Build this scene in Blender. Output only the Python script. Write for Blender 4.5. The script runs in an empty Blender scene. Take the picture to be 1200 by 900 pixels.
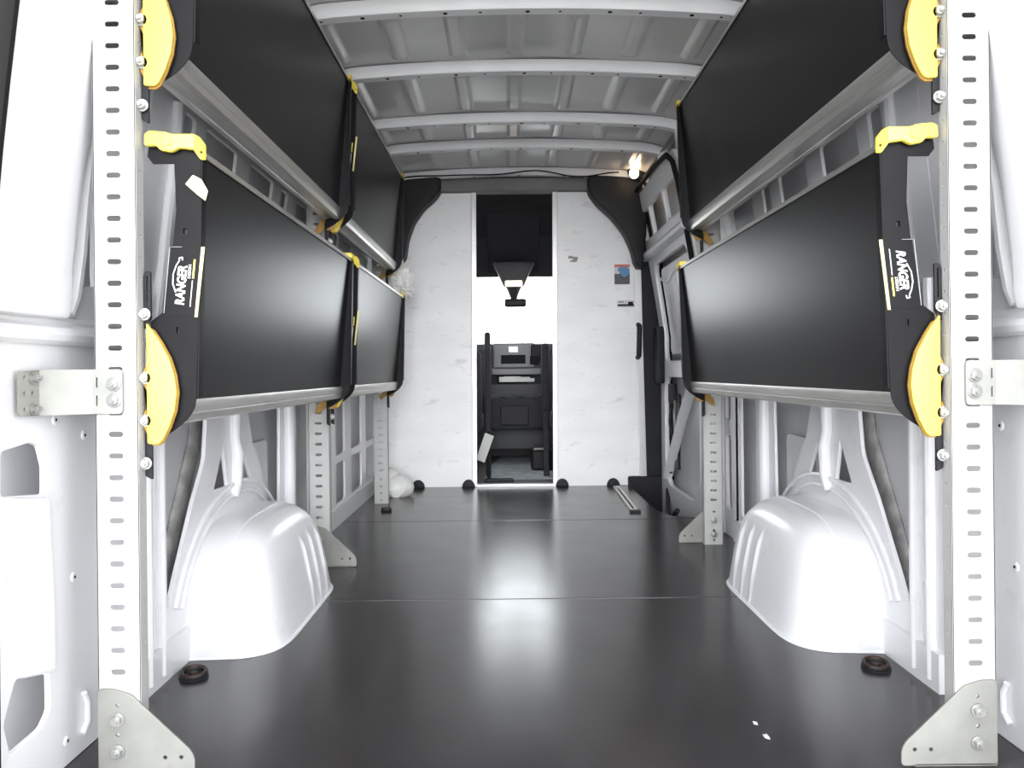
import bpy, bmesh, math, random
from mathutils import Vector, Matrix, noise
random.seed(5)
scene = bpy.context.scene
COL = scene.collection
PI = math.pi
XC = 0.066            # centre line of the van
CAMZ = 0.742
F = 930.0
TH = 0.0105           # camera roll

# ------------------------------------------------------------------ measuring helpers
def unroll(px, py):
    rx, ry = px - 596.0, py - 436.0
    return rx - TH * ry, ry + TH * rx
def at(px, py, Y):                      # photo position -> world (x, z) in the plane at distance Y
    x, y = unroll(px, py)
    return (x / F * Y, CAMZ - y / F * Y)
def fw(z):                              # half width of the body's inner frame at height z
    if z <= 0.95: return 0.915
    return 0.915 - 0.125 * ((z - 0.95) / 0.95) ** 1.2
def on_wall(px, py, side=-1, off=0.0):  # photo position -> (y, z) on a side wall
    x, y = unroll(px, py)
    z = 0.5
    for _ in range(12):
        X = XC + side * (fw(z) + off)
        Y = X * F / x
        z = CAMZ - y / F * Y
    return (Y, z)

# ------------------------------------------------------------------ materials
def mat(name, color, rough=0.5, metal=0.0, var=0.0, scale=8.0, bump=0.0, bscale=60.0, coat=0.0,
        spec=0.5, emit=None, estr=0.0, dirt=None, dirt_amt=0.0, dscale=3.0, stretch=(1, 1, 1), rvar=0.0):
    m = bpy.data.materials.new(name); m.use_nodes = True
    nt = m.node_tree; N = nt.nodes; Lk = nt.links
    b = N['Principled BSDF']
    b.inputs['Base Color'].default_value = (*color, 1)
    b.inputs['Roughness'].default_value = rough
    b.inputs['Metallic'].default_value = metal
    b.inputs['Coat Weight'].default_value = coat
    b.inputs['Coat Roughness'].default_value = 0.12
    b.inputs['Specular IOR Level'].default_value = spec
    if emit:
        b.inputs['Emission Color'].default_value = (*emit, 1)
        b.inputs['Emission Strength'].default_value = estr
    tc = N.new('ShaderNodeTexCoord'); mp = N.new('ShaderNodeMapping')
    mp.inputs['Scale'].default_value = stretch
    Lk.new(tc.outputs['Object'], mp.inputs['Vector'])
    src = None
    if var > 0:
        n = N.new('ShaderNodeTexNoise'); n.inputs['Scale'].default_value = scale; n.inputs['Detail'].default_value = 6
        Lk.new(mp.outputs[0], n.inputs['Vector'])
        r = N.new('ShaderNodeValToRGB')
        r.color_ramp.elements[0].position = 0.3; r.color_ramp.elements[1].position = 0.7
        r.color_ramp.elements[0].color = (*[max(0, c * (1 - var)) for c in color], 1)
        r.color_ramp.elements[1].color = (*[min(1, c * (1 + var)) for c in color], 1)
        Lk.new(n.outputs['Fac'], r.inputs['Fac']); src = r.outputs['Color']
    if dirt:
        n2 = N.new('ShaderNodeTexNoise'); n2.inputs['Scale'].default_value = dscale; n2.inputs['Detail'].default_value = 9
        n2.inputs['Roughness'].default_value = 0.72
        Lk.new(mp.outputs[0], n2.inputs['Vector'])
        r2 = N.new('ShaderNodeValToRGB')
        r2.color_ramp.elements[0].position = 0.56; r2.color_ramp.elements[1].position = 0.72
        r2.color_ramp.elements[0].color = (0, 0, 0, 1); r2.color_ramp.elements[1].color = (dirt_amt,) * 3 + (1,)
        Lk.new(n2.outputs['Fac'], r2.inputs['Fac'])
        mx = N.new('ShaderNodeMix'); mx.data_type = 'RGBA'
        Lk.new(r2.outputs['Color'], mx.inputs[0])
        if src: Lk.new(src, mx.inputs[6])
        else: mx.inputs[6].default_value = (*color, 1)
        mx.inputs[7].default_value = (*dirt, 1)
        src = mx.outputs[2]
    if src: Lk.new(src, b.inputs['Base Color'])
    if rvar > 0:
        n4 = N.new('ShaderNodeTexNoise'); n4.inputs['Scale'].default_value = 5; n4.inputs['Detail'].default_value = 8
        Lk.new(mp.outputs[0], n4.inputs['Vector'])
        mr = N.new('ShaderNodeMapRange')
        mr.inputs[1].default_value = 0.3; mr.inputs[2].default_value = 0.7
        mr.inputs[3].default_value = rough - rvar; mr.inputs[4].default_value = rough + rvar
        Lk.new(n4.outputs['Fac'], mr.inputs[0]); Lk.new(mr.outputs[0], b.inputs['Roughness'])
    if bump > 0:
        n3 = N.new('ShaderNodeTexNoise'); n3.inputs['Scale'].default_value = bscale; n3.inputs['Detail'].default_value = 4
        Lk.new(mp.outputs[0], n3.inputs['Vector'])
        bp = N.new('ShaderNodeBump'); bp.inputs['Strength'].default_value = bump; bp.inputs['Distance'].default_value = 0.004
        Lk.new(n3.outputs['Fac'], bp.inputs['Height']); Lk.new(bp.outputs[0], b.inputs['Normal'])
    return m

M = {}
M['paint'] = mat('white body paint', (0.80, 0.80, 0.82), 0.32, var=0.02, scale=3, coat=0.25, dirt=(0.42, 0.41, 0.40), dirt_amt=0.22, dscale=9)
M['roof'] = mat('roof primer', (0.60, 0.60, 0.60), 0.24, var=0.08, scale=2.5, coat=0.3)
M['rib'] = mat('rib paint', (0.80, 0.80, 0.81), 0.38, var=0.05, scale=4)
M['skin'] = mat('outer skin inside', (0.60, 0.60, 0.61), 0.5, var=0.08, scale=3)
M['galv'] = mat('galvanised steel', (0.45, 0.45, 0.437), 0.5, metal=0.15, var=0.06, scale=14, dirt=(0.28, 0.27, 0.24), dirt_amt=0.35, dscale=7)
M['gusset'] = mat('zinc gusset plate', (0.24, 0.24, 0.222), 0.5, metal=0.2, var=0.12, scale=16, dirt=(0.16, 0.15, 0.13), dirt_amt=0.6, dscale=8)
M['strap'] = mat('zinc strap', (0.36, 0.36, 0.335), 0.5, metal=0.2, var=0.08, scale=16)
M['alu'] = mat('brushed aluminium', (0.62, 0.61, 0.58), 0.34, metal=0.85, var=0.12, scale=10, stretch=(8, 0.5, 8))
M['bolt'] = mat('zinc bolts', (0.42, 0.42, 0.41), 0.3, metal=0.7)
M['tray'] = mat('black shelf laminate', (0.010, 0.0095, 0.0105), 0.32, var=0.06, scale=3, spec=0.18)
M['black'] = mat('black powder coat', (0.009, 0.0087, 0.0098), 0.42, var=0.1, scale=20, spec=0.10)
M['blackp'] = mat('black plastic', (0.016, 0.016, 0.018), 0.5, var=0.15, scale=10, spec=0.2)
M['rubber'] = mat('black rubber', (0.012, 0.012, 0.012), 0.7, spec=0.15)
M['yellow'] = mat('yellow powder coat', (0.80, 0.64, 0.085), 0.35, var=0.04, scale=10, coat=0.2)
M['ochre'] = mat('ochre painted steel', (0.36, 0.20, 0.035), 0.42, var=0.15, scale=14)
M['label'] = mat('black label film', (0.007, 0.007, 0.008), 0.35, spec=0.10)
M['white'] = mat('white print', (0.62, 0.62, 0.60), 0.5)
M['cream'] = mat('cream paper', (0.44, 0.41, 0.27), 0.7, var=0.06, scale=30)
M['stripe'] = mat('pale yellow stripe', (0.56, 0.49, 0.22), 0.5)
M['floor'] = mat('black rubber floor', (0.030, 0.028, 0.029), 0.23, var=0.10, scale=2.5, dirt=(0.045, 0.043, 0.042), dirt_amt=0.35, dscale=7, rvar=0.02, spec=0.5)
M['seam'] = mat('floor seam edge', (0.16, 0.155, 0.15), 0.4)
M['partition'] = mat('white laminate partition', (0.88, 0.875, 0.87), 0.42, var=0.05, scale=3, dirt=(0.40, 0.39, 0.37), dirt_amt=0.6, dscale=6, stretch=(1, 1, 2.6))
M['trimw'] = mat('partition edge trim', (0.60, 0.60, 0.60), 0.35, metal=0.3)
M['head'] = mat('grey header', (0.16, 0.16, 0.16), 0.6, var=0.1)
M['cab'] = mat('cab grey plastic', (0.04, 0.04, 0.042), 0.5, var=0.15, scale=10, spec=0.25)
M['dash'] = mat('dashboard dark grey', (0.035, 0.035, 0.038), 0.45, var=0.1, scale=12, spec=0.25)
M['dashl'] = mat('dashboard mid grey', (0.12, 0.12, 0.125), 0.4)
M['seat'] = mat('dark seat cloth', (0.028, 0.028, 0.032), 0.8, var=0.3, scale=60, bump=0.3, bscale=200)
M['mat'] = mat('grey cab mat', (0.46, 0.50, 0.51), 0.7, var=0.3, scale=14, bump=0.4, bscale=60)
M['asphalt'] = mat('pale concrete', (0.56, 0.55, 0.53), 0.9, var=0.15, scale=3)
M['foam'] = mat('grey sealing strip', (0.40, 0.39, 0.38), 0.8, var=0.3, scale=24, bump=0.5, bscale=40)
M['lampe'] = mat('lit lamp lens', (1, 0.9, 0.75), 0.4, emit=(1.0, 0.80, 0.55), estr=4.5)
M['lampc'] = mat('lit cab lamp', (1, 0.95, 0.85), 0.4, emit=(1.0, 0.86, 0.70), estr=3)
M['screen'] = mat('small display', (0.7, 0.72, 0.72), 0.3, emit=(0.8, 0.85, 0.85), estr=0.35)
M['blue'] = mat('blue print', (0.10, 0.26, 0.48), 0.5)
M['red'] = mat('red print', (0.60, 0.16, 0.14), 0.5)
M['picture'] = mat('dark photo print', (0.06, 0.06, 0.075), 0.45, var=0.4, scale=60)
M['bag'] = mat('white plastic bag', (0.80, 0.79, 0.77), 0.4, var=0.08, scale=20)
M['rust'] = mat('rusty tie down steel', (0.05, 0.032, 0.026), 0.5, metal=0.4, var=0.4, scale=40)
def glass(name, tint, gl):
    m = bpy.data.materials.new(name); m.use_nodes = True
    nt = m.node_tree; N = nt.nodes
    out = N['Material Output']; N.remove(N['Principled BSDF'])
    t = N.new('ShaderNodeBsdfTransparent'); t.inputs[0].default_value = (*tint, 1)
    g = N.new('ShaderNodeBsdfGlossy'); g.inputs['Roughness'].default_value = 0.02
    mx = N.new('ShaderNodeMixShader'); mx.inputs[0].default_value = gl
    nt.links.new(t.outputs[0], mx.inputs[1]); nt.links.new(g.outputs[0], mx.inputs[2]); nt.links.new(mx.outputs[0], out.inputs[0])
    return m
M['glass'] = glass('windscreen glass', (0.92, 0.95, 0.95), 0.06)
M['tint'] = glass('blue tint band', (0.12, 0.32, 0.48), 0.06)

# ------------------------------------------------------------------ 2-D outlines
def rrect(u0, u1, v0, v1, r, n=5):
    r = min(r, (u1 - u0) / 2 - 1e-5, (v1 - v0) / 2 - 1e-5)
    out = []
    for cx, cy, a0 in ((u1 - r, v1 - r, 0), (u0 + r, v1 - r, 90), (u0 + r, v0 + r, 180), (u1 - r, v0 + r, 270)):
        for i in range(n + 1):
            a = math.radians(a0 + 90 * i / n)
            out.append((cx + r * math.cos(a), cy + r * math.sin(a)))
    return out
def circ(cu, cv, r, n=12):
    return [(cu + r * math.cos(2 * PI * i / n), cv + r * math.sin(2 * PI * i / n)) for i in range(n)]
def roundpoly(pts, r, n=4):
    out = []; k = len(pts)
    for i in range(k):
        p = Vector(pts[i]); a = Vector(pts[i - 1]); b = Vector(pts[(i + 1) % k])
        da, db = (a - p), (b - p)
        ra = min(r, da.length * .45); rb = min(r, db.length * .45)
        A = p + da.normalized() * ra; B = p + db.normalized() * rb
        for j in range(n + 1):
            t = j / n
            q = A * (1 - t) ** 2 + p * 2 * t * (1 - t) + B * t * t
            out.append((q.x, q.y))
    return out

# ------------------------------------------------------------------ mesh builder
LOC = {}
class MB:
    def __init__(s):
        s.bm = bmesh.new(); s.mats = []
    def mi(s, m):
        if m is None: return 0
        if m not in s.mats: s.mats.append(m)
        return s.mats.index(m)
    def merge(s, tb, m=None, fn=None):
        if fn:
            for v in tb.verts: v.co = fn(*v.co)
        i = s.mi(m)
        for f in tb.faces: f.material_index = i
        bmesh.ops.recalc_face_normals(tb, faces=tb.faces)
        me = bpy.data.meshes.new('t'); tb.to_mesh(me); tb.free()
        s.bm.from_mesh(me); bpy.data.meshes.remove(me)
        return s
    def box(s, x0, x1, y0, y1, z0, z1, bev=0.0, m=None, seg=2, fn=None, rot=None):
        tb = bmesh.new(); bmesh.ops.create_cube(tb, size=1)
        c = Vector(((x0 + x1) / 2, (y0 + y1) / 2, (z0 + z1) / 2))
        for v in tb.verts: v.co = Vector((v.co.x * abs(x1 - x0), v.co.y * abs(y1 - y0), v.co.z * abs(z1 - z0)))
        if bev: bmesh.ops.bevel(tb, geom=tb.edges[:], offset=bev, segments=seg, profile=.5, affect='EDGES')
        for v in tb.verts: v.co = (rot @ v.co if rot else v.co) + c
        return s.merge(tb, m, fn)
    def cyl(s, p0, p1, r, n=16, r2=None, m=None, bev=0.0):
        p0, p1 = Vector(p0), Vector(p1); d = p1 - p0
        tb = bmesh.new()
        bmesh.ops.create_cone(tb, cap_ends=True, segments=n, radius1=r, radius2=r if r2 is None else r2, depth=d.length)
        if bev:
            es = [e for e in tb.edges if abs(e.verts[0].co.z - e.verts[1].co.z) < 1e-6]
            bmesh.ops.bevel(tb, geom=es, offset=bev, segments=2, profile=.5, affect='EDGES')
        R = d.to_track_quat('Z', 'Y').to_matrix()
        for v in tb.verts: v.co = R @ v.co + (p0 + p1) / 2
        return s.merge(tb, m)
    def ball(s, c, rx, ry, rz, m=None, sub=2, nz=0.0, seed=0, ns=6):
        tb = bmesh.new(); bmesh.ops.create_icosphere(tb, subdivisions=sub, radius=1)
        for v in tb.verts:
            d = v.co.copy()
            if nz: d *= 1 + nz * noise.noise(d * ns * .5 + Vector((seed, 0, 0))) + nz * .6 * noise.noise(d * ns + Vector((0, seed, 0)))
            v.co = Vector((d.x * rx, d.y * ry, d.z * rz)) + Vector(c)
        return s.merge(tb, m)
    def tube(s, pts, r, n=8, m=None, flat=1.0):
        pts = [Vector(p) for p in pts]; tb = bmesh.new(); rings = []
        up = None
        for i, p in enumerate(pts):
            d = (pts[min(i + 1, len(pts) - 1)] - pts[max(i - 1, 0)]).normalized()
            if up is None:
                up = Vector((0, 0, 1)) if abs(d.z) < .9 else Vector((1, 0, 0))
            a = d.cross(up).normalized(); b = a.cross(d).normalized(); up = b
            rr = r[i] if isinstance(r, (list, tuple)) else r
            rings.append([tb.verts.new(p + a * rr * math.cos(2 * PI * k / n) + b * rr * flat * math.sin(2 * PI * k / n)) for k in range(n)])
        for i in range(len(rings) - 1):
            for k in range(n):
                tb.faces.new((rings[i][k], rings[i][(k + 1) % n], rings[i + 1][(k + 1) % n], rings[i + 1][k]))
        tb.faces.new(rings[0][::-1]); tb.faces.new(rings[-1])
        return s.merge(tb, m)
    def torus(s, c, R, r, m=None, axis='Z', n=24, k=8, tilt=None):
        tb = bmesh.new(); rings = []
        for i in range(n):
            a = 2 * PI * i / n
            rings.append([tb.verts.new(((R + r * math.cos(2 * PI * j / k)) * math.cos(a), (R + r * math.cos(2 * PI * j / k)) * math.sin(a), r * math.sin(2 * PI * j / k))) for j in range(k)])
        for i in range(n):
            for j in range(k):
                tb.faces.new((rings[i][j], rings[(i + 1) % n][j], rings[(i + 1) % n][(j + 1) % k], rings[i][(j + 1) % k]))
        for v in tb.verts: v.co = (tilt @ v.co if tilt else v.co) + Vector(c)
        return s.merge(tb, m)
    def plate(s, outer, holes, t, fn, bev=0.0008, m=None, cuts=(), ucuts=()):
        """flat plate with holes; u,v outline, w = 0..t thickness; fn(u,v,w) -> world"""
        cu = bpy.data.curves.new('t', 'CURVE'); cu.dimensions = '2D'; cu.fill_mode = 'BOTH'
        cu.extrude = max(t / 2 - bev, 0.0); cu.bevel_depth = bev; cu.bevel_resolution = 1; cu.offset = -bev
        for ring in [outer] + list(holes):
            sp = cu.splines.new('POLY'); sp.points.add(len(ring) - 1); sp.use_cyclic_u = True
            for p, q in zip(sp.points, ring): p.co = (q[0], q[1], 0, 1)
        o = bpy.data.objects.new('t', cu); COL.objects.link(o)
        dg = bpy.context.evaluated_depsgraph_get(); dg.update()
        me = bpy.data.meshes.new_from_object(o.evaluated_get(dg))
        bpy.data.objects.remove(o); bpy.data.curves.remove(cu)
        tb = bmesh.new(); tb.from_mesh(me); bpy.data.meshes.remove(me)
        bmesh.ops.remove_doubles(tb, verts=tb.verts, dist=1e-5)
        for c in cuts:
            bmesh.ops.bisect_plane(tb, geom=tb.verts[:] + tb.edges[:] + tb.faces[:], plane_co=(0, c, 0), plane_no=(0, 1, 0))
        for c in ucuts:
            bmesh.ops.bisect_plane(tb, geom=tb.verts[:] + tb.edges[:] + tb.faces[:], plane_co=(c, 0, 0), plane_no=(1, 0, 0))
        for v in tb.verts: v.co = fn(v.co.x, v.co.y, v.co.z + t / 2)
        return s.merge(tb, m)
    def prism(s, prof, y0, y1, fn, m=None, bev=0.0):
        """profile (u,v) extruded along w"""
        tb = bmesh.new()
        a = [tb.verts.new((p[0], p[1], y0)) for p in prof]; b = [tb.verts.new((p[0], p[1], y1)) for p in prof]
        k = len(prof)
        for i in range(k): tb.faces.new((a[i], a[(i + 1) % k], b[(i + 1) % k], b[i]))
        tb.faces.new(a[::-1]); tb.faces.new(b)
        if bev: bmesh.ops.bevel(tb, geom=tb.edges[:], offset=bev, segments=2, profile=.5, affect='EDGES')
        for v in tb.verts: v.co = fn(*v.co)
        return s.merge(tb, m)
    def grid(s, fn, nu, nv, m=None, thick=0.0):
        tb = bmesh.new()
        g = [[tb.verts.new(fn(i / nu, j / nv)) for j in range(nv + 1)] for i in range(nu + 1)]
        for i in range(nu):
            for j in range(nv):
                tb.faces.new((g[i][j], g[i + 1][j], g[i + 1][j + 1], g[i][j + 1]))
        return s.merge(tb, m)
    def text(s, string, size, fn, m=None, bold=0.0, shear=0.0, ext=0.0004):
        cu = bpy.data.curves.new('t', 'FONT'); cu.body = string; cu.size = size; cu.offset = bold; cu.shear = shear
        cu.extrude = ext; cu.align_x = 'CENTER'; cu.resolution_u = 3
        o = bpy.data.objects.new('t', cu); COL.objects.link(o)
        dg = bpy.context.evaluated_depsgraph_get(); dg.update()
        me = bpy.data.meshes.new_from_object(o.evaluated_get(dg))
        bpy.data.objects.remove(o); bpy.data.curves.remove(cu)
        tb = bmesh.new(); tb.from_mesh(me); bpy.data.meshes.remove(me)
        for v in tb.verts: v.co = fn(*v.co)
        return s.merge(tb, m)
    def build(s, name, m=None, parent=None, label=None, origin=None, angle=35):
        me = bpy.data.meshes.new(name)
        base = LOC.get(parent.name) if parent else None
        if base is None:
            if origin is not None: base = Vector(origin)
            elif parent is None and s.bm.verts:
                xs = [v.co for v in s.bm.verts]
                base = Vector(((min(v.x for v in xs) + max(v.x for v in xs)) / 2, (min(v.y for v in xs) + max(v.y for v in xs)) / 2, min(v.z for v in xs)))
            else: base = Vector((0, 0, 0))
        for v in s.bm.verts: v.co -= base
        s.bm.to_mesh(me); s.bm.free()
        for f in me.polygons: f.use_smooth = True
        me.set_sharp_from_angle(angle=math.radians(angle))
        if s.mats:
            for k in s.mats: me.materials.append(M[k])
        else: me.materials.append(M[m])
        o = bpy.data.objects.new(name, me); COL.objects.link(o)
        wn = o.modifiers.new('wn', 'WEIGHTED_NORMAL'); wn.keep_sharp = True; wn.weight = 90
        LOC[o.name] = base.copy()
        if parent: o.parent = parent
        else: o.location = base
        if label: o['label'] = label
        return o
def tag(o, label=None, cat=None, group=None, kind=None):
    if label: o['label'] = label
    if cat: o['category'] = cat
    if group: o['group'] = group
    if kind: o['kind'] = kind
    return o
def thing(name, loc, label, cat, group=None):
    o = bpy.data.objects.new(name, None); COL.objects.link(o); o.location = loc; o.empty_display_size = .1
    LOC[o.name] = Vector(loc)
    return tag(o, label, cat, group)
def kids(o): return [c for c in bpy.data.objects if c.parent == o]
def copy_tree(o, parent=None):
    c = o.copy(); COL.objects.link(c)
    if parent: c.parent = parent
    for ch in kids(o): copy_tree(ch, c)
    return c
def WALL(side):                       # wall map: u = y, v = z, w = outward
    return lambda u, v, w: Vector((XC + side * (fw(v) + w), u, v))
ZC = [0.95 + .12 * i for i in range(9)]
SIDE = {-1: 'left', 1: 'right'}

# ================================================================== SETTING
# ---- outdoor ground
b = MB(); b.box(-30, 30, -30, 40, -0.75, -0.65); tag(b.build('ground', 'asphalt'), kind='structure')

# ---- floor: three rubber sheets
fl = MB()
ys = [1.33, 2.594, 3.966, 5.16]
aR, aL = XC + .93, XC - .93
for i in range(3):
    y0, y1 = ys[i] + .002, ys[i + 1] - .002
    if i < 2: fl.plate([(aL, y0), (aR, y0), (aR, y1), (aL, y1)], [], .012, lambda u, v, w: Vector((u, v, w - .012)), .003, m='floor')
    else: fl.plate([(aL, y0), (aR, y0), (aR, y0 + .02), (XC + .76, y0 + .08), (XC + .71, y0 + .25), (XC + .71, y1), (aL, y1)], [], .012, lambda u, v, w: Vector((u, v, w - .012)), .003, m='floor')
fl.box(aL, aR, ys[0], ys[2] + .02, -.05, -.0125, m='seam'); fl.box(aL, XC + .70, ys[2], ys[3] + 2.1, -.05, -.0125, m='seam')
floor = tag(fl.build('floor', origin=(XC, 3, 0)), kind='structure')

# ---- outer skin + inner frames of the side walls
wall = {}
for sd in (-1, 1):
    nm = 'wall_' + SIDE[sd]
    b = MB()
    W = WALL(sd)
    def skin(u, v, W=W):
        y = 1.22 + u * (5.25 - 1.22); z = -.3 + v * 2.36
        return W(y, z, .085 if z > .0 else .06)
    b.grid(skin, 40, 40, m='skin')
    wall[sd] = tag(b.build(nm, origin=(XC + sd * 1.0, 3, 0)), kind='structure')

def P(side, *pts): return [on_wall(x, y, side) for x, y in pts]
# holes measured on the left wall
H = []
H.append(roundpoly(P(-1, (189, 430), (244, 430), (243, 480), (240, 540), (226, 590), (205, 680), (197, 716), (189, 712)), .02))       # beside fan
H.append(roundpoly(P(-1, (289, 470), (328, 470), (328, 596), (313, 593), (307, 550), (296, 517)), .012))
H.append(roundpoly(P(-1, (262, 523), (251, 574), (267, 569)), .004))
H.append(roundpoly(P(-1, (285, 526), (283, 563), (294, 560)), .004))
H.append(rrect(1.862, 1.892, .02, .235, .014)); H.append(rrect(1.862, 1.892, .27, .60, .014))
H.append(rrect(3.10, 3.125, .06, .40, .01)); H.append(rrect(3.10, 3.125, .46, .9, .01))
H.append(rrect(3.16, 3.36, .12, .80, .02))
# the band between the shelves
for y0, y1 in ((1.98, 2.05), (2.12, 2.36), (2.48, 2.72), (2.82, 2.90), (3.02, 3.30)):
    H.append(rrect(y0, y1, 1.16, 1.40, .012))
H.append(rrect(1.98, 2.5, 1.52, 1.80, .03)); H.append(rrect(2.6, 3.3, 1.52, 1.80, .03))
HL = []
for y0, y1 in ((3.42, 3.78), (3.88, 4.10), (4.26, 4.56), (4.70, 5.0)):
    HL.append(rrect(y0, y1, .10, .30, .025)); HL.append(rrect(y0, y1, .34, .80, .025)); HL.append(rrect(y0, y1, 1.16, 1.40, .02)); HL.append(rrect(y0, y1, 1.52, 1.80, .03))
for sd in (-1, 1):
    W = WALL(sd)
    b = MB()
    yend = 5.14 if sd < 0 else 3.44
    b.plate([(1.80, 0), (yend, 0), (yend, 1.96), (1.80, 1.96)], H + (HL if sd < 0 else []), .012, W, .003, cuts=ZC)
    # raised tube up the fan, lip round the wheel arch, vertical hat sections
    pts = P(-1, (272, 440), (272, 490), (272, 512), (275, 530), (274, 565), (272, 582))
    b.tube([W(y, z, -.008) for y, z in pts], [.019, .019, .016, .019, .019, .013], 12)
    b.tube([W(3.02, z, -.01) for z in (.05, .3, .6, 1.0, 1.12)], .022, 12)
    b.tube([W(1.845, z, -.004) for z in (.02, .3, .6, .95)], .014, 10); b.tube([W(1.915, z, -.004) for z in (.02, .3, .6, .95)], .014, 10)
    b.tube([W(y, z, -.004) for y, z in P(-1, (206, 120), (202, 180), (196, 230), (188, 310), (178, 390))], .016, 10)
    for r_, h_ in ((.50, .007), (.46, .006)):
        b.tube([W(2.47 + r_ * math.cos(a), .02 + r_ * .78 * math.sin(a), -.004) for a in [math.radians(20 + 7 * i) for i in range(21)]], h_, 8)
    b.box(0, 1, 0, 1, 0, 1, fn=lambda u, v, w, W=W: W(1.8 + (yend - 1.8) * v, .0 + .09 * w, -.012 + .02 * u))
    b.tube([W(y, 1.455, -.002) for y in (2.0, 2.5, yend)], .018, 10)
    b.build('inner_frame', 'paint', wall[sd])
    # sealing strip running down the skin, access panel
    b = MB()
    q = [on_wall(x, y, -1, .07) for x, y in ((236, 440), (230, 520), (212, 600), (192, 690))]
    pth = []
    for i in range(len(q) - 1):
        for t in (0, .25, .5, .75): pth.append((q[i][0] * (1 - t) + q[i + 1][0] * t, q[i][1] * (1 - t) + q[i + 1][1] * t))
    pth.append(q[-1])
    b.tube([W(y, z, .078) for y, z in pth], .038, 10, flat=.35)
    b.build('sealing_strip', 'foam', wall[sd], 'grey textured sealing strip')
    b = MB()
    b.plate(roundpoly([(2.72, .12), (2.99, .12), (2.99, .50), (2.75, .50), (2.70, .45)], .03), [rrect(2.85, 2.87, .2, .203, .001)], .012, lambda u, v, w, W=W: W(u, v, .062 + w), .004)
    b.build('access_panel', 'paint', wall[sd])
    # ---- rear pillar: frame beside the rear door opening
    b = MB()
    hA = roundpoly(P(-1, (2, 530), (36, 519), (47, 523), (53, 548), (53, 579), (2, 582)), .008)
    hB = roundpoly(P(-1, (19, 797), (58, 788), (59, 832), (50, 852), (13, 884), (5, 850)), .008)
    hC = roundpoly(P(-1, (97, 225), (112, 225), (112, 336), (92, 336)), .008)
    hD = roundpoly(P(-1, (96, 505), (112, 492), (112, 640), (97, 640)), .01)
    b.plate([(1.24, 0), (1.80, 0), (1.80, 1.96), (1.24, 1.96)], [hA, hB, hC], .012, W, .004, cuts=ZC)
    # inboard quarter panel with the crease
    cr = P(-1, (-10, -30), (112, -30), (111, 60), (104, 100), (92, 165), (80, 225), (72, 300), (68, 335), (69, 350), (64, 374), (-10, 368))
    cr = [(max(y, 1.25), min(z, 1.9)) for y, z in cr]
    cr = [(1.25, 1.93), (1.70, 1.93)] + cr[2:-1] + [(1.25, cr[-1][1])]
    b.plate(roundpoly(cr, .01), [], .03, lambda u, v, w, W=W: W(u, v, -.042 + .030 * ((u - 1.25) / .4) ** 2 + w), .008, cuts=ZC, ucuts=[1.25 + .04 * k for k in range(1, 11)])
    rd = P(-1, (108, 80), (99, 150), (92, 230), (86, 300), (80, 350), (77, 368))
    b.tube([W(y, z, -.004) for y, z in rd], [.022, .022, .02, .02, .018, .012], 10)
    b.tube([W(y, on_wall(60, 392, -1)[1], .0) for y in (1.25, 1.4, 1.6, 1.8)], .02, 10)
    b.tube([W(y, on_wall(60, 376, -1)[1], .004) for y in (1.25, 1.4, 1.6, 1.8)], .012, 10)
    b.plate(rrect(1.52, 1.78, .86, 1.4, .01), [], .006, lambda u, v, w, W=W: W(u, v, .03 + w), .002, cuts=ZC)
    b.tube([W(y, z, -.006) for y, z in P(-1, (95, 812), (99, 822), (99, 845), (93, 860))], .006, 8)
    b.build('rear_pillar', 'paint', wall[sd], 'rear pillar frame beside the door opening')
    # cover with rounded edge between the two openings
    b = MB()
    cv = roundpoly(P(-1, (9, 583), (52, 583), (58, 700), (60, 788), (19, 796), (9, 725), (4, 660)), .01)
    b.plate(cv, [], .02, lambda u, v, w, W=W: W(u, v, -.012 + w), .006)
    b.build('pillar_cover', 'paint', wall[sd])
    # body plugs in the pillar
    b = MB()
    for px, py in ((64, 492), (98, 510), (86, 676), (78, 868)):
        y, z = on_wall(px, py, -1)
        b.cyl(W(y, z, .002), W(y, z, -.003), .012, 16, r2=.008, m='paint'); b.cyl(W(y, z, -.001), W(y, z, -.0036), .003, 10, m='rubber')
    b.build('body_plug', None, wall[sd])
    # rubber door seal round the opening
    b = MB()
    b.tube([Vector((XC + sd * (fw(z) - .024), 1.232, z)) for z in [.0 + .1 * i for i in range(20)]], .018, 10, flat=1.6)
    b.build('door_seal', 'rubber', wall[sd], 'black rubber seal of the rear door opening')

# ---- right wall front part: sliding door
W0 = WALL(1)
W = lambda u, v, w: W0(u, v, w - (.024 * (v - .95) / .75 if v > .95 else 0))     # the door leans in a little more than the body
b = MB()
dh = [rrect(4.84, 5.08, 1.57, 1.74, .02), rrect(4.42, 4.80, 1.57, 1.74, .02), rrect(4.02, 4.38, 1.57, 1.74, .02)]
win = rrect(4.08, 4.98, .80, 1.40, .08); low = roundpoly([(4.10, .70), (4.93, .70), (5.0, .62), (5.0, .16), (4.9, .04), (4.25, .04), (4.10, .16)], .05)
b.plate([(3.93, -.2), (5.12, -.2), (5.12, 1.82), (5.06, 1.86), (4.0, 1.86), (3.93, 1.80)], dh + [win, low], .03, W, .008, cuts=ZC)
b.tube([W(y, 1.47, -.012) for y in (3.93, 4.4, 5.12)], .035, 10, flat=.8)
door = tag(b.build('door_1', 'paint', origin=(XC + .95, 4.5, 0)), kind='structure')
b = MB()
b.plate(rrect(4.12, 4.94, .84, 1.37, .06), [rrect(4.50, 4.53, .88, 1.33, .01)], .015, lambda u, v, w: W(u, v, .03 + w), .005, cuts=ZC)
b.tube([W(4.12 + .82 * i / 10, 1.30 - .02 * math.sin(i), .03) for i in range(11)], .012, 8)
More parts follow.
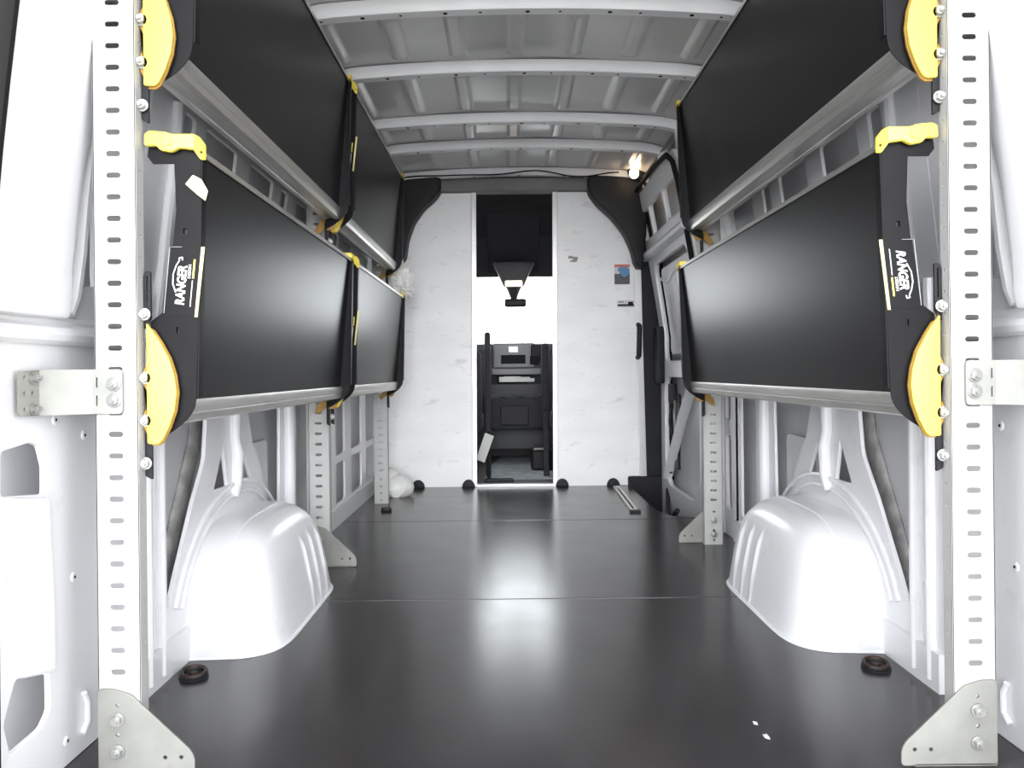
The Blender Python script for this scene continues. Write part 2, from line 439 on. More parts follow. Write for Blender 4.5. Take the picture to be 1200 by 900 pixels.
b.build('window_blank', 'paint', door)
b = MB()
b.tube([W(4.22, .68, .0), W(4.5, .45, -.004), W(4.93, .08, .0)], .03, 10, flat=.5)
b.build('diagonal_brace', 'paint', door)
b = MB()
b.box(0, 0.03, 4.82, 4.94, .54, .66, .008, m='blackp', fn=lambda x, y, z: Vector((XC + .925 + x, y, z)))
b.tube([W(4.86 + .02 * math.sin(i * .9), .56 - .045 * i, .015 + .008 * math.cos(i)) for i in range(11)], .010, 8, m='blackp')
b.tube([W(4.78 + .03 * math.sin(i * .7), .56 - .04 * i, .02) for i in range(11)], .006, 8, m='bolt')
b.tube([W(4.70 - .03 * math.sin(i * .6), .60 - .05 * i, .03) for i in range(10)], .008, 8, m='blackp')
b.build('latch_mechanism', None, door, 'black latch rods and cables inside the door')
b = MB()
b.box(0, .05, 4.98, 5.10, .66, 1.02, .01, m='blackp', fn=lambda x, y, z: Vector((XC + .865 + x, y, z)))
b.build('door_pull', None, door, 'black plastic door pull')
b = MB()
sl = [(3.95, 1.2), (3.95, 1.68), (3.98, 1.79), (4.08, 1.85), (4.4, 1.87), (4.8, 1.875), (5.08, 1.875)]
b.tube([W(y, z, -.014) for y, z in sl], .013, 10)
b.build('door_seal', 'rubber', door, 'black rubber seal over the sliding door')
W = WALL(1)
# C pillar between frame and sliding door
b = MB()
b.plate([(3.40, -.02), (3.94, -.02), (3.94, 1.96), (3.40, 1.96)], [rrect(3.52, 3.60, .12, .45, .02), rrect(3.52, 3.60, .52, .85, .02), rrect(3.70, 3.84, .12, .85, .03), rrect(3.5, 3.84, 1.16, 1.4, .03)], .02, W, .005, cuts=ZC)
b.tube([W(3.65, z, -.01) for z in (.0, .5, 1.0)], .028, 10)
b.build('door_pillar', 'paint', wall[1])
# step well
b = MB()
b.box(XC + .70, XC + 1.05, 4.0, 5.16, -.24, -.22); b.box(XC + .69, XC + .70, 4.0, 5.16, -.24, -.012)
b.box(XC + .70, XC + 1.0, 5.12, 5.16, -.24, .06, .01); b.box(XC + .70, XC + 1.0, 3.97, 4.0, -.24, -.012)
b.tube([Vector((XC + .92 - .1 * math.sin(t * PI / 2), 4.95 - .75 * t, -.0 - .12 * math.sin(t * PI))) for t in [i / 12 for i in range(13)]], .014, 8)
b.build('step_well', 'blackp', floor, 'black step well by the sliding door')

# ---- ceiling: sheet with beads, ribs
RIBS = [1.62, 2.14, 2.70, 3.265, 3.93, 4.38, 4.99]
def arc(x):
    a = abs(x - XC); z = -.028 * (a / .7) ** 2
    if a > .66: z -= .9 * (a - .66) ** 2
    return z
beads = [XC - .026 + .232 * k for k in range(-3, 4)]
def roof(u, v):
    x = XC - .84 + 1.68 * u; y = 1.22 + 3.95 * v
    z = 2.032 + arc(x)
    d = min(abs(y - r - .035) for r in RIBS)
    env = max(0, min(1, (d - .075) / .035))
    for bx in beads:
        t = abs(x - bx)
        if t < .034: z -= .017 * env * min(1, (.034 - t) / .015)
    z -= .0025 * math.sin(x * 9) * math.sin(y * 7)
    return Vector((x, y, z))
b = MB(); b.grid(roof, 190, 260, m='roof')
b.box(XC - 1.02, XC + 1.02, 1.2, 7.1, 2.10, 2.14, m='skin')
for sd in (-1, 1):   # closing haunches between roof and wall
    b.grid(lambda u, v, sd=sd: Vector((XC + sd * (.78 + .30 * u), 1.2 + 5.9 * v, 2.033 + arc(XC + .78) - .10 * (1 - u) * 0 - .04 + .12 * u)), 2, 2, m='skin')
ceiling = tag(b.build('ceiling', origin=(XC, 3, 2.05)), kind='structure')
for r in RIBS:
    b = MB()
    def ribfn(u, v, w): return Vector((u, r + w, v + arc(u)))
    n = 28
    prof = [(0, .044), (.008, .008), (.014, 0), (.060, 0), (.066, .008), (.075, .044)]   # (y, z)
    def rs(u, v):
        x = XC - .83 + 1.66 * u; k = v * (len(prof) - 1); i = min(int(k), len(prof) - 2); t = k - i
        return Vector((x, r + prof[i][0] * (1 - t) + prof[i + 1][0] * t, 1.985 + arc(x) + prof[i][1] * (1 - t) + prof[i + 1][1] * t))
    b.grid(rs, 40, 5, m='rib')
    for k in range(11):
        x = XC - .70 + 1.40 * k / 10 + .02 * math.sin(k * 3)
        b.cyl((x, r + .037, 1.985 + arc(x) - .0012), (x, r + .037, 1.985 + arc(x) + .004), .008 if k % 2 else .005, 10, m='rubber')
    # end flanges down the wall
    for sd in (-1, 1):
        b.tube([Vector((XC + sd * a_, r + .037, z_)) for a_, z_ in ((.74, 2.0), (.79, 1.95), (.80, 1.86), (.81, 1.78))], .03, 8, flat=.6, m='rib')
    b.build('roof_rib', None, ceiling)
# grey header above the partition, black pillar trims
b = MB()
x0, _ = at(500, 210, 5.1); x1, _ = at(705, 210, 5.1)
b.box(x0, x1, 5.09, 5.2, 1.905, 1.99, .006)
tag(b.build('trim_1', 'head'), kind='structure')
def pillar_trim(nm, pts, dy0, dy1):
    b = MB(); q = [at(x, y, 5.08) for x, y in pts]
    b.plate(roundpoly(q, .03), [], dy1 - dy0, lambda u, v, w: Vector((u, dy0 + w, v)), .02)
    return tag(b.build(nm, 'blackp'), kind='structure')
pillar_trim('trim_2', [(517, 206), (517, 226), (509, 236), (497, 246), (486, 262), (479, 282), (476, 305), (455, 320), (452, 206)], 5.0, 5.14)
pillar_trim('trim_3', [(688, 206), (688, 226), (698, 240), (716, 256), (730, 274), (739, 294), (743, 312), (752, 316), (757, 250), (757, 206)], 5.0, 5.14)

# ================================================================== PARTITION
def panel(name, pts, label):
    q = [at(x, y, 5.15) for x, y in pts]
    b = MB(); b.plate(q, [], .012, lambda u, v, w: Vector((u, 5.15 + w, v)), .002)
    cx = sum(p[0] for p in q) / len(q)
    root = thing(name, (cx, 5.15, 0), label, 'partition', 'white partition panels')
    b.build('panel', 'partition', root)
    return root
pl = panel('partition_panel', [(557, 571), (557, 222), (516, 222), (508, 236), (496, 246), (485, 262), (478, 282), (475, 305), (462, 330), (448, 400), (448, 572)], 'white scuffed partition panel left of the gap into the cab')
pr = panel('partition_panel', [(649, 570), (649, 222), (689, 222), (699, 240), (717, 256), (731, 274), (740, 294), (745, 320), (748, 400), (753, 568)], 'white partition panel right of the cab gap, with two stickers')
def strip(parent, x0, y0, x1, y1, w, name='edge_trim', m='trimw', d=.02):
    b = MB(); X0, Z0 = at(x0, y0, 5.14); X1, Z1 = at(x1, y1, 5.14)
    b.plate([(X0 - w / 2, Z0), (X0 + w / 2, Z0), (X1 + w / 2, Z1), (X1 - w / 2, Z1)], [], d, lambda u, v, t: Vector((u, 5.153 - t, v)), .003, m=m)
    for k in range(9):
        t = (k + .5) / 9; b.cyl((X0 + (X1 - X0) * t, 5.135, Z0 + (Z1 - Z0) * t), (X0 + (X1 - X0) * t, 5.131, Z0 + (Z1 - Z0) * t), .004, 8, m='bolt')
    return b.build(name, None, parent)
strip(pl, 555, 224, 556.5, 571, .032); strip(pr, 650, 224, 651, 570, .032)
strip(pr, 747, 316, 754, 566, .045)
# top rail of each panel
b = MB(); (xa, za), (xb, _) = at(515, 221, 5.14), at(557, 221, 5.14); b.box(xa, xb, 5.13, 5.15, za - .006, za + .012, .002); b.build('top_rail', 'alu', pl)
b = MB(); (xa, za), (xb, _) = at(649, 221, 5.14), at(690, 221, 5.14); b.box(xa, xb, 5.13, 5.15, za - .006, za + .012, .002); b.build('top_rail', 'alu', pr)
for par, pxs in ((pl, (490, 549)), (pr, (659, 719))):
    for px in pxs:
        b = MB(); X, Z = at(px, 569, 5.12)
        b.plate([(X + .042 * math.cos(a), max(0, .05 * math.sin(a))) for a in [PI * i / 12 for i in range(13)]], [], .02, lambda u, v, w: Vector((u, 5.12 + w, v)), .004)
        b.cyl((X, 5.12, .02), (X, 5.11, .02), .012, 10)
        b.build('fixing_foot', 'blackp', par, 'black half-round fixing foot')
# stickers, handle
def rectp(b, px0, py0, px1, py1, m, Y=5.1475):
    (xa, za), (xb, zb) = at(px0, py0, Y), at(px1, py1, Y)
    b.box(xa, xb, Y - .0006, Y + .002, min(za, zb), max(za, zb), m=m)
b = MB(); rectp(b, 720, 311, 738, 333, 'white', 5.1480); rectp(b, 720, 321, 738, 333, 'picture', 5.1474); rectp(b, 720, 310, 738, 313, 'red', 5.1472)
X, Z = at(732, 319, 5.146); b.ball((X, 5.1475, Z), .035, .0012, .04, m='blue'); X, Z = at(729, 316, 5.146); b.ball((X, 5.1475, Z), .03, .001, .018, m='blue')
b.build('picture_sticker', None, pr, 'square sticker with red edge, blue figure and dark lower half')
b = MB(); rectp(b, 723, 352, 744, 360, 'white', 5.1480); rectp(b, 724, 356.6, 743, 358.6, 'rubber', 5.1474); rectp(b, 736, 353.6, 742, 356.6, 'rubber', 5.1474); rectp(b, 725, 353.5, 731, 354.5, 'seam', 5.1474)
b.build('strip_sticker', None, pr, 'narrow white sticker with a dark line drawing')
b = MB()
for x, y, w, h in ((666, 300, 5, 3), (671, 301, 6, 4), (668, 305, 8, 2)): rectp(b, x, y, x + w, y + h, 'dirtmark' if False else 'gusset', 5.1476)
b.build('torn_sticker', None, pr, 'grey remains of a torn sticker')
b = MB(); p0 = at(749, 380, 5.1); p1 = at(748.5, 419, 5.1)
b.tube([Vector((p0[0], 5.14, p0[1])), Vector((p0[0], 5.09, p0[1] - .01)), Vector((p0[0], 5.085, p0[1] - .04)), Vector((p1[0], 5.085, p1[1] + .04)), Vector((p1[0], 5.09, p1[1] + .01)), Vector((p1[0], 5.14, p1[1]))], .016, 10)
b.build('handle', 'blackp', pr, 'black grab handle on the edge')
b = MB(); (xa, _), (xb, _) = at(557, 568, 5.15), at(649, 568, 5.15); b.box(xa, xb, 5.13, 5.19, -.002, .018, .004)
tag(b.build('door_threshold', 'trimw'), 'pale metal threshold strip across the floor of the cab gap', 'threshold')

# ================================================================== WHEEL ARCHES
def wheel_arch(sd, label):
    def fn(u, v):
        y = 2.065 + .80 * u
        t = (y - 2.47) / .405 if y < 2.47 else (y - 2.47) / .395
        t = max(-1, min(1, t))
        Hh = .332 * (1 - abs(t) ** 4.0) ** (1 / 2.1)
        ain = .93 - .25 * (1 - abs(t) ** 7) ** (1 / 3.2)
        th = v * PI / 2
        c, s = math.cos(th), math.sin(th)
        p = .36
        a = .93 - (.93 - ain) * (abs(c) ** p); z = Hh * (abs(s) ** p)
        a += .06 * z / .335 * (1 if v < .8 else max(0, (1 - v) / .2))
        if z > .04 and z < .24 and v < .5:
            k = min(1, (z - .04) / .03, (.24 - z) / .03)
            for ry in (2.50, 2.59, 2.68):
                a -= .008 * k * math.exp(-((y - ry) / .011) ** 2)
        return Vector((XC + sd * a, y, z - .004))
    b = MB(); b.grid(fn, 130, 60)
    root = thing('wheel_arch', (XC + sd * .8, 2.46, 0), label, 'wheel arch', 'wheel arch housings')
    b.build('housing', 'paint', root)
    b = MB()
    out = [fn(i / 60, 0) for i in range(61)]
    b.tube([Vector((p.x, p.y, .001)) for p in out], .006, 6)
    b.build('floor_lip', 'paint', root)
    return root
wheel_arch(-1, 'white painted wheel arch housing on the left side of the floor')
wheel_arch(1, 'white painted wheel arch housing on the right side of the floor')

# ================================================================== SHELF UPRIGHTS
def hexbolt(b, p, d, r=.010, m='bolt'):
    p = Vector(p); d = Vector(d).normalized()
    b.cyl(p, p + d * .003, r * 1.35, 18, m=m, bev=.0006); b.cyl(p + d * .003, p + d * .011, r, 6, m=m, bev=.001)
    b.cyl(p + d * .011, p + d * .016, r * .5, 10, m=m)
def upright(sd, y, label, zt=1.93, gusset=True, narrow=0.0, behind=False):
    gy = y + (.034 if behind else -.005)
    ai, ao = .757 - narrow, .838 - narrow
    S = lambda a, yy, z: Vector((XC + sd * a, yy, z))
    root = thing('shelf_upright', S((ai + ao) / 2, y + .015, 0), label, 'upright', 'slotted shelf uprights')
    b = MB(); mid = (ai + ao) / 2 + .002
    slots = []
    z = .19
    while z < zt - .03:
        slots.append(rrect(mid - .013, mid + .013, z - .0048, z + .0048, .0045, 4)); z += .0403
    for z in (.02, .06, .10, .14): slots.append(circ(mid, z, .005, 10))
    b.plate([(ai, 0), (ao, 0), (ao, zt), (ai, zt)], slots, .003, lambda u, v, w: S(u, y + w, v), .0008)
    hs = []
    z = .19
    while z < zt - .03: hs.append(circ(.017, z + .01, .0028, 8)); z += .0403
    for a in (ai, ao):
        b.plate([(0, 0), (.030, 0), (.030, zt), (0, zt)], hs, .003, lambda u, v, w, a=a: S(a + (w if a == ai else -w), y + u, v), .0006)
    b.build('channel', 'galv', root)
    if gusset:
        b = MB()
        pts = [(ao - .002, .002), (ao - .002, .160), (ai + .052, .160), (ai + .018, .150), (ai - .093, .045), (ai - .100, .03), (ai - .100, .002)]
        hl = [circ(mid, .148 - .018, .0035, 8), circ(mid, .075, .004, 8), circ(ai - .045, .032, .004, 8), circ(ai - .075, .032, .004, 8)]
        b.plate(roundpoly(pts, .008), hl, .004, lambda u, v, w: S(u, gy + w, v), .001)
        b.box(0, 1, 0, 1, 0, 1, fn=lambda u, v, w: S(ai - .075 + u * (ao - ai + .07), gy + v * .045, .001 + w * .004))
        g = b.build('gusset_plate', 'gusset', root, 'triangular zinc foot plate')
        for z in (.104, .044):
            b = MB(); hexbolt(b, S(mid, y - (.0005 if behind else .0055), z), (0, -1, 0)); b.build('bolt', None, g)
    return root
YN = 1.48
upright(-1, YN, 'tall slotted galvanised upright nearest the rear opening, left side of the van')
upright(1, YN, 'tall slotted galvanised upright nearest the rear opening, right side of the van')
upright(-1, 3.05, 'slotted upright beyond the left wheel arch, between the two left shelf pairs')
upright(1, 3.37, 'slotted upright beyond the right wheel arch, beside the sliding door', behind=True)
upright(-1, 4.52, 'slender upright at the far left in front of the white partition', gusset=False)

# straps from post to rear pillar
def strap(sd, label):
    S = lambda a, yy, z: Vector((XC + sd * a, yy, z))
    y = YN - .004; z0, z1 = .672, .755
    root = thing('wall_strap', S(.90, y, z0), label, 'bracket', 'flat straps tying the uprights to the body')
    b = MB()
    hl = [rrect(.829, .832, z0 + .015, z0 + .034, .0012), rrect(.829, .832, z1 - .034, z1 - .015, .0012)]
    def BEND(u, v, w):                        # flat on the post, slanting to the body, then flat on the body
        if u < .838: return S(u, y - w, v)
        if u < .928: k = (u - .838) / .090; return S(.838 + .068 * k - w * .3, y - .055 * k - w * .8, v)
        return S(.906 - w, y - .055 - (u - .928), v)
    tabh = [circ(uu, z, .0042, 8) for uu in (.955, .978) for z in (z0 + .014, (z0 + z1) / 2, z1 - .014)]
    out = roundpoly([(.783, z0), (.838, z0), (.883, z0), (.928, z0), (.995, z0 + .003), (.995, z1 - .003), (.928, z1), (.883, z1), (.838, z1), (.783, z1)], .008)
    b.plate(out, hl + tabh, .004, BEND, .0008, ucuts=(.838, .928))
    st = b.build('strap', 'strap', root)
    for z in (z0 + .025, z1 - .028):
        b = MB(); hexbolt(b, S(.798, y - .004, z), (0, -1, 0), .010); b.build('bolt', None, root)
    for z in (z0 + .014, z1 - .015):
        b = MB(); hexbolt(b, S(.902, y - .055 - .027, z), (sd * -1, 0, 0), .008); b.build('bolt', None, root)
    return root
strap(-1, 'flat bolted zinc strap from the near left upright to the white rear pillar')
strap(1, 'flat bolted zinc strap from the near right upright to the white rear pillar')

# ================================================================== FOLDED SHELVES
def end_plate(root, sd, y, flip, sticker):
    """flip=+1: plate's outside faces the rear (camera); -1: faces forward"""
    S = lambda a, yy, z: Vector((XC + sd * a, y + flip * yy, z))
    arcp = []
    for i in range(9):                       # lower rounded outline outside the disc
        t = i / 8
        a = .662 + .088 * (t ** 1.6); z = .700 - .088 * (t ** .75)
        arcp.append((a, z))
    pts = [(.647, 1.158), (.650, 1.178), (.748, 1.182), (.751, 1.160), (.740, 1.146), (.700, 1.146), (.697, 1.06), (.706, .97), (.716, .87), (.748, .845)] + [(p[0], p[1]) for p in arcp[::-1]]
    hl = [rrect(.676, .684, 1.012, 1.022, .001), rrect(.694, .699, .823, .834, .001)]
    b = MB(); b.plate(pts, hl, .003, lambda u, v, w: S(u, .012 + w, v), .0008)
    # bent flange along the inboard edge
    b.prism([(.6455, 1.165), (.6495, 1.165), (.6615, .702), (.6575, .702)], .012, .034, lambda u, v, w: S(u, w, v), bev=.001)
    ep = b.build('end_plate', 'black', root)
    if sticker:
        b = MB()
        # sticker frame: q along the text direction, r across it towards the aisle
        zc, ac = .921, .683
        sk = -.10
        def K(q, r, t):                       # q up the plate, r towards the aisle
            return S(ac - r - q * .10 * 1.0, .0116 - t, zc + q)
        b.plate([(-.066, -.033), (.066, -.030), (.066, .033), (-.066, .030)], [], .0004, lambda u, v, w: K(u, v, w), .0001, m='label')
        b.plate([(-.068, .026), (.066, .027), (.066, .034), (-.068, .032)], [], .0008, lambda u, v, w: K(u, v, w), .0001, m='stripe')
        for u0, u1, v0, v1, mm in ((.066, .0665, -.031, -.010, 'white'), (-.06, .066, -.0335, -.0328, 'white')):
            b.plate([(u0, v0), (u1, v0), (u1, v1), (u0, v1)], [], .0008, lambda u, v, w: K(u, v, w), .0001, m=mm)
        s_ = 1 if sd < 0 else -1             # reads up on the left, down on the right
        for u0, u1, v0, v1, mm in ((-.048, .002, .0150, .0168, 'white'), (.006, .042, .0150, .0185, 'yellow')):
            b.plate([(s_ * u0, v0), (s_ * u0, v1), (s_ * u1, v1), (s_ * u1, v0)], [], .0008, lambda u, v, w: K(u, v, w), .0001, m=mm)
        # lettering; text x -> along, text y -> away from the aisle
        def T(x, yv, off): return lambda u, v, w: K(s_ * (u + x), -(v + yv), .0012 + w)
        b.text('RANGER', .0240, (lambda f: (lambda u, v, w: f(u * .80, v, w)))(T(-.008, -.0035, 0)), 'white', bold=.0008, shear=.2)
        b.text('DESIGN', .0078, T(.019, -.0118, 0), 'white', bold=.0001)
        sw = [(-.020, .0135), (-.005, .0205), (.015, .0215), (.032, .0165), (.040, .012), (.045, .0125), (.046, .007), (.041, .006)]
        for i in range(len(sw) - 1):
            (u0, v0), (u1, v1) = sw[i], sw[i + 1]; h = .0012
            d = Vector((u1 - u0, v1 - v0)).normalized(); nx, ny = -d.y * h, d.x * h
            u0 -= d.x * h * .5; u1 += d.x * h * .5
            b.plate([(u0 - nx, v0 - ny), (u1 - nx, v1 - ny), (u1 + nx, v1 + ny), (u0 + nx, v0 + ny)], [], .0006, T(0, 0, 0), .0001, m='white')
        b.build('maker_sticker', None, ep, 'black sticker with white lettering and pale yellow stripe')
    # yellow latch over the top
    b = MB()
    lp = [(.655, 1.199), (.700, 1.199), (.708, 1.203), (.740, 1.206), (.750, 1.200), (.751, 1.178), (.742, 1.176), (.728, 1.177), (.720, 1.168), (.700, 1.164), (.692, 1.168), (.685, 1.172), (.655, 1.168)]
    b.plate(roundpoly(lp, .004), [], .012, lambda u, v, w: S(u, -.004 + w, v), .003)
    b.plate(roundpoly([(-.002, 1.199), (.008, 1.195), (.018, 1.183), (.018, 1.154), (.010, 1.152), (-.002, 1.168)], .003), [circ(.011, 1.167, .003, 8)], .006, lambda u, v, w: S(.656 - u * .75 - w * .3, -.002 + u * .9 + w, v), .002)
    b.cyl(S(.705, -.004, 1.183), S(.705, -.007, 1.183), .007, 14)
    b.build('latch', 'yellow', root, 'yellow latch strap over the top corner')
    # yellow D-shaped disc
    b = MB()
    dp = [(.7475, .842)]
    for a, z in ((.735, .825), (.721, .803), (.7055, .774), (.696, .742), (.692, .710), (.696, .677), (.707, .645), (.720, .619), (.728, .613)): dp.append((a, z))
    dp += [(.7475, .614)]
    b.plate(roundpoly(dp, .004, 3), [], .006, lambda u, v, w: S(u, -.008 + w, v), .001)
    dc = b.build('pivot_disc', 'yellow', root, 'yellow D-shaped pivot plate')
    b = MB()
    c = Vector((.742, .722))
    rim = [(c.x + (a - c.x) * 1.05 if a < .742 else a, c.y + (z - c.y) * 1.03) for a, z in dp[1:-1]]
    rim = [(a + .001, z) for a, z in rim]
    b.plate(rim + [(.7475, .61), (.7475, .835)], [], .006, lambda u, v, w: S(u, .0005 + w, v), .001)
    b.build('disc_rim', 'ochre', root)
    # scalloped bracket with bolts
    b = MB(); sc = [(.746, .612), (.746, .845)]
    zz = .838
    for k in range(2):
        z = .738 - .0805 * k
        sc += [(.7475, z + .048), (.7475, z + .030), (.7555, z + .014), (.7555, z - .014), (.7475, z - .030)]
    b.plate(sc[0:1] + sc[1:] , [], .004, lambda u, v, w: S(u, -.004 + w, v), .0008)
    b.build('bracket', 'ochre', root, 'ochre scalloped mounting bracket')
    if flip < 0:
        b = MB(); b.plate(roundpoly([(.740, .660), (.772, .652), (.80, .606), (.792, .588), (.765, .612), (.740, .625)], .006), [], .004, lambda u, v, w: S(u, -.012 + w, v), .0008)
        b.build('bracket_ear', 'ochre', root, 'ochre bent bracket ear')
    for z in (.858, .738, .6575, .577):
        b = MB(); hexbolt(b, S(.7515, -.005, z), (0, -flip, 0), .0088); b.build('bolt', None, root)
    b = MB()
    b.plate(roundpoly([(.742, .85), (.7555, .83), (.7555, .93), (.7515, .94), (.742, .94)], .003), [rrect(.7475, .7500, .875, .93, .001)], .006, lambda u, v, w: S(u, .0 + w, v), .001)
    b.build('slide_bracket', 'blackp', root, 'black slotted slide behind the top bolt')
    b = MB()
    b.plate(roundpoly([(.742, .545), (.7555, .552), (.7555, .64), (.742, .64)], .003), [], .006, lambda u, v, w: S(u, .0 + w, v), .001)
    b.build('slide_bracket', 'blackp', root, 'black slide below the bolts')

def shelf(sd, y0, L, label, sticker=True):
    S = lambda a, yy, z: Vector((XC + sd * a, yy, z))
    root = thing('folding_shelf', S(.70, y0 + L / 2, .65), label, 'shelf', 'folded black wall shelves')
    ya, yb = y0 + .029, y0 + L - .029
    b = MB()
    b.prism([(.657, 1.168), (.677, 1.168), (.722, .684), (.701, .684)], ya, yb, lambda u, v, w: S(u, w, v), bev=.002)
    b.build('tray', 'tray', root, 'black glossy tray board')
    b = MB()
    b.prism([(.652, 1.176), (.652, 1.164), (.655, 1.164), (.656, 1.171), (.672, 1.171), (.673, 1.150), (.676, 1.150), (.676, 1.176)], ya, yb, lambda u, v, w: S(u, w, v))
    b.build('top_rail', 'alu', root, 'thin aluminium edge rail')
    b = MB()
    pf = [(.694, .694), (.692, .684), (.694, .670), (.6965, .668), (.6955, .664), (.698, .652), (.706, .648), (.720, .650), (.722, .653), (.740, .652), (.742, .649), (.756, .650), (.758, .668), (.752, .668), (.735, .660), (.708, .664), (.701, .694)]
    b.prism(pf, ya, yb, lambda u, v, w: S(u, w, v))
    b.build('bottom_rail', 'alu', root, 'grooved aluminium bottom rail')
    end_plate(root, sd, y0 + .012, 1, sticker)
    end_plate(root, sd, y0 + L - .012, -1, False)
    return root
G = 0.675
def pair(sd, y0, L, lo, up):
    a = shelf(sd, y0, L, lo)
    c = copy_tree(a); c.location.z += G; c['label'] = up
    LOC[c.name] = Vector(c.location)
    return a, c
s1, s2 = pair(-1, 1.490, 1.525, 'black folded shelf with a cream paper tag, left lower row, nearest the rear opening', 'black folded shelf above the paper-tagged one, left upper row, nearest the rear opening')
s3, s4 = pair(-1, 3.055, 1.45, 'black folded shelf of the left lower row, next to the partition', 'black folded shelf of the left upper row, next to the partition')
s5, s6 = pair(1, 1.490, 1.850, 'long black folded shelf in the lower row on the right side', 'long black folded shelf in the upper row on the right side')

# paper tag on the near left shelf
b = MB()
q = [at(x, y, 1.487) for x, y in ((214, 214), (223, 203), (233, 208), (241, 222), (238, 234), (230, 228))]
b.plate(roundpoly(q, .002), [], .0012, lambda u, v, w: Vector((u, 1.498 + w + .02 * (u - q[0][0]), v)), .0003)
tag(b.build('paper_tag', 'cream'), 'torn cream paper tag stuck on the near left shelf end plate', 'tag')

# ================================================================== SMALL THINGS IN THE CARGO SPACE
def tie_ring(x, y, r, label, ang):
    root = thing('tie_down_ring', (x, y, 0), label, 'tie-down ring', 'floor tie-down rings')
    b = MB(); b.cyl((x, y, 0), (x, y, .006), r * 1.0, 24, r2=r * .82); b.torus((x, y, .006), r * .86, r * .10)
    b.build('dish', 'blackp', root)
    b = MB(); R = Matrix.Rotation(ang, 3, 'Z') @ Matrix.Rotation(.12, 3, 'X'); b.torus((x, y, .013), r * .78, r * .13, tilt=R)
    b.build('ring', 'rust', root)
    b = MB(); b.cyl((x, y, .004), (x, y, .012), r * .28, 6, bev=.001); b.build('bolt', 'rust', root)
    return root
tie_ring(-.783, 1.955, .036, 'rusty black tie-down ring in the floor before the left wheel arch', .4)
tie_ring(.902, 1.965, .036, 'rusty black tie-down ring in the floor before the right wheel arch', -.3)
tie_ring(-.665, 4.27, .03, 'small black tie-down ring near the foot of the far left upright', .2)
# paint flecks
for (px, py), sz, lb in (((885, 848), .009, 'small grey-white paint fleck on the near right floor, the upper one'), ((898, 864), .011, 'bright white paint fleck on the near right floor, the lower one')):
    x, y = unroll(px, py); Y = F * CAMZ / y
    b = MB(); b.ball((x / F * Y, Y, .0012), sz * .5, sz, .0012, sub=2, nz=.7, seed=px)
    tag(b.build('paint_fleck', 'white'), lb, 'fleck')
# floor track by the sliding door
b = MB()
def gp(px, py):
    x, y = unroll(px, py); Y = F * CAMZ / y; return Vector((x / F * Y, Y, 0))
p0, p1 = gp(722, 571), gp(744, 600)
d = (p1 - p0).normalized(); n_ = Vector((-d.y, d.x, 0))
def TR(u, v, w): return p0 + d * u + n_ * v + Vector((0, 0, w))
Lh = (p1 - p0).length
root = thing('floor_track', p0, 'short aluminium floor track by the step at the right partition foot', 'track')
b.plate([(0, -.02), (Lh, -.02), (Lh, .02), (0, .02)], [rrect(.04, Lh - .05, -.006, .006, .004)], .010, TR, .002); b.build('rail', 'alu', root)
b = MB(); b.box(0, 1, 0, 1, 0, 1, fn=lambda u, v, w: TR(Lh - .01 + .035 * u, -.028 + .056 * v, .0 + .012 * w)); b.build('end_stop', 'blackp', root)
# dome lamp
X, Z = at(743, 202, 4.93)
root = thing('roof_lamp', (X, 4.93, Z), 'lit round roof lamp at the far right corner of the ceiling', 'lamp')
b = MB(); b.ball((X, 4.93, Z - .006), .030, .024, .034, sub=3); b.build('lens', 'lampe', root, 'glowing warm white lens')
b = MB(); b.ball((X + .035, 4.975, Z + .02), .07, .035, .06, sub=3); b.cyl((X, 4.95, Z), (X, 5.0, Z + .02), .03, 14); b.build('housing', 'blackp', root)
L_ = bpy.data.lights.new('roof lamp light', 'POINT'); L_.energy = 0.35; L_.color = (1, .72, .45); L_.shadow_soft_size = .03
lo = bpy.data.objects.new('roof_lamp_light', L_); lo.location = (X - .02, 4.86, Z - .03); COL.objects.link(lo)
# loose cable
b = MB()
pts = []
for i in range(41):
    t = i / 40; x = -.66 + 1.36 * t
    pts.append(Vector((x, 4.955 + .012 * math.sin(t * 17), 1.99 + arc(x) + .012 * math.sin(t * 14) - .012 * math.sin(t * PI * 3) ** 2)))
b.tube(pts, .0045, 6)
tag(b.build('loose_cable', 'rubber'), 'thin black cable hanging along the last ceiling rib', 'cable')
# plastic bag between the shelves
b = MB()
X, Z = at(470, 326, 4.62)
b.ball((X, 4.64, Z), .06, .05, .085, sub=4, nz=.45, seed=3, ns=5); b.ball((X + .015, 4.64, Z - .06), .05, .045, .05, sub=4, nz=.5, seed=8, ns=6)
tag(b.build('plastic_bag', 'bag'), 'crumpled white plastic bag stuffed behind the far left shelves', 'bag')
# rounded white cover at the far left foot
b = MB()
X, _ = at(468, 578, 4.72)
b.ball((X - .02, 4.80, .055), .10, .09, .075, sub=3, nz=.10); b.ball((X - .07, 4.82, .10), .06, .07, .07, sub=3, nz=.08)
tag(b.build('foot_cover', 'bag'), 'rounded white lump on the floor behind the far left upright', 'cover')

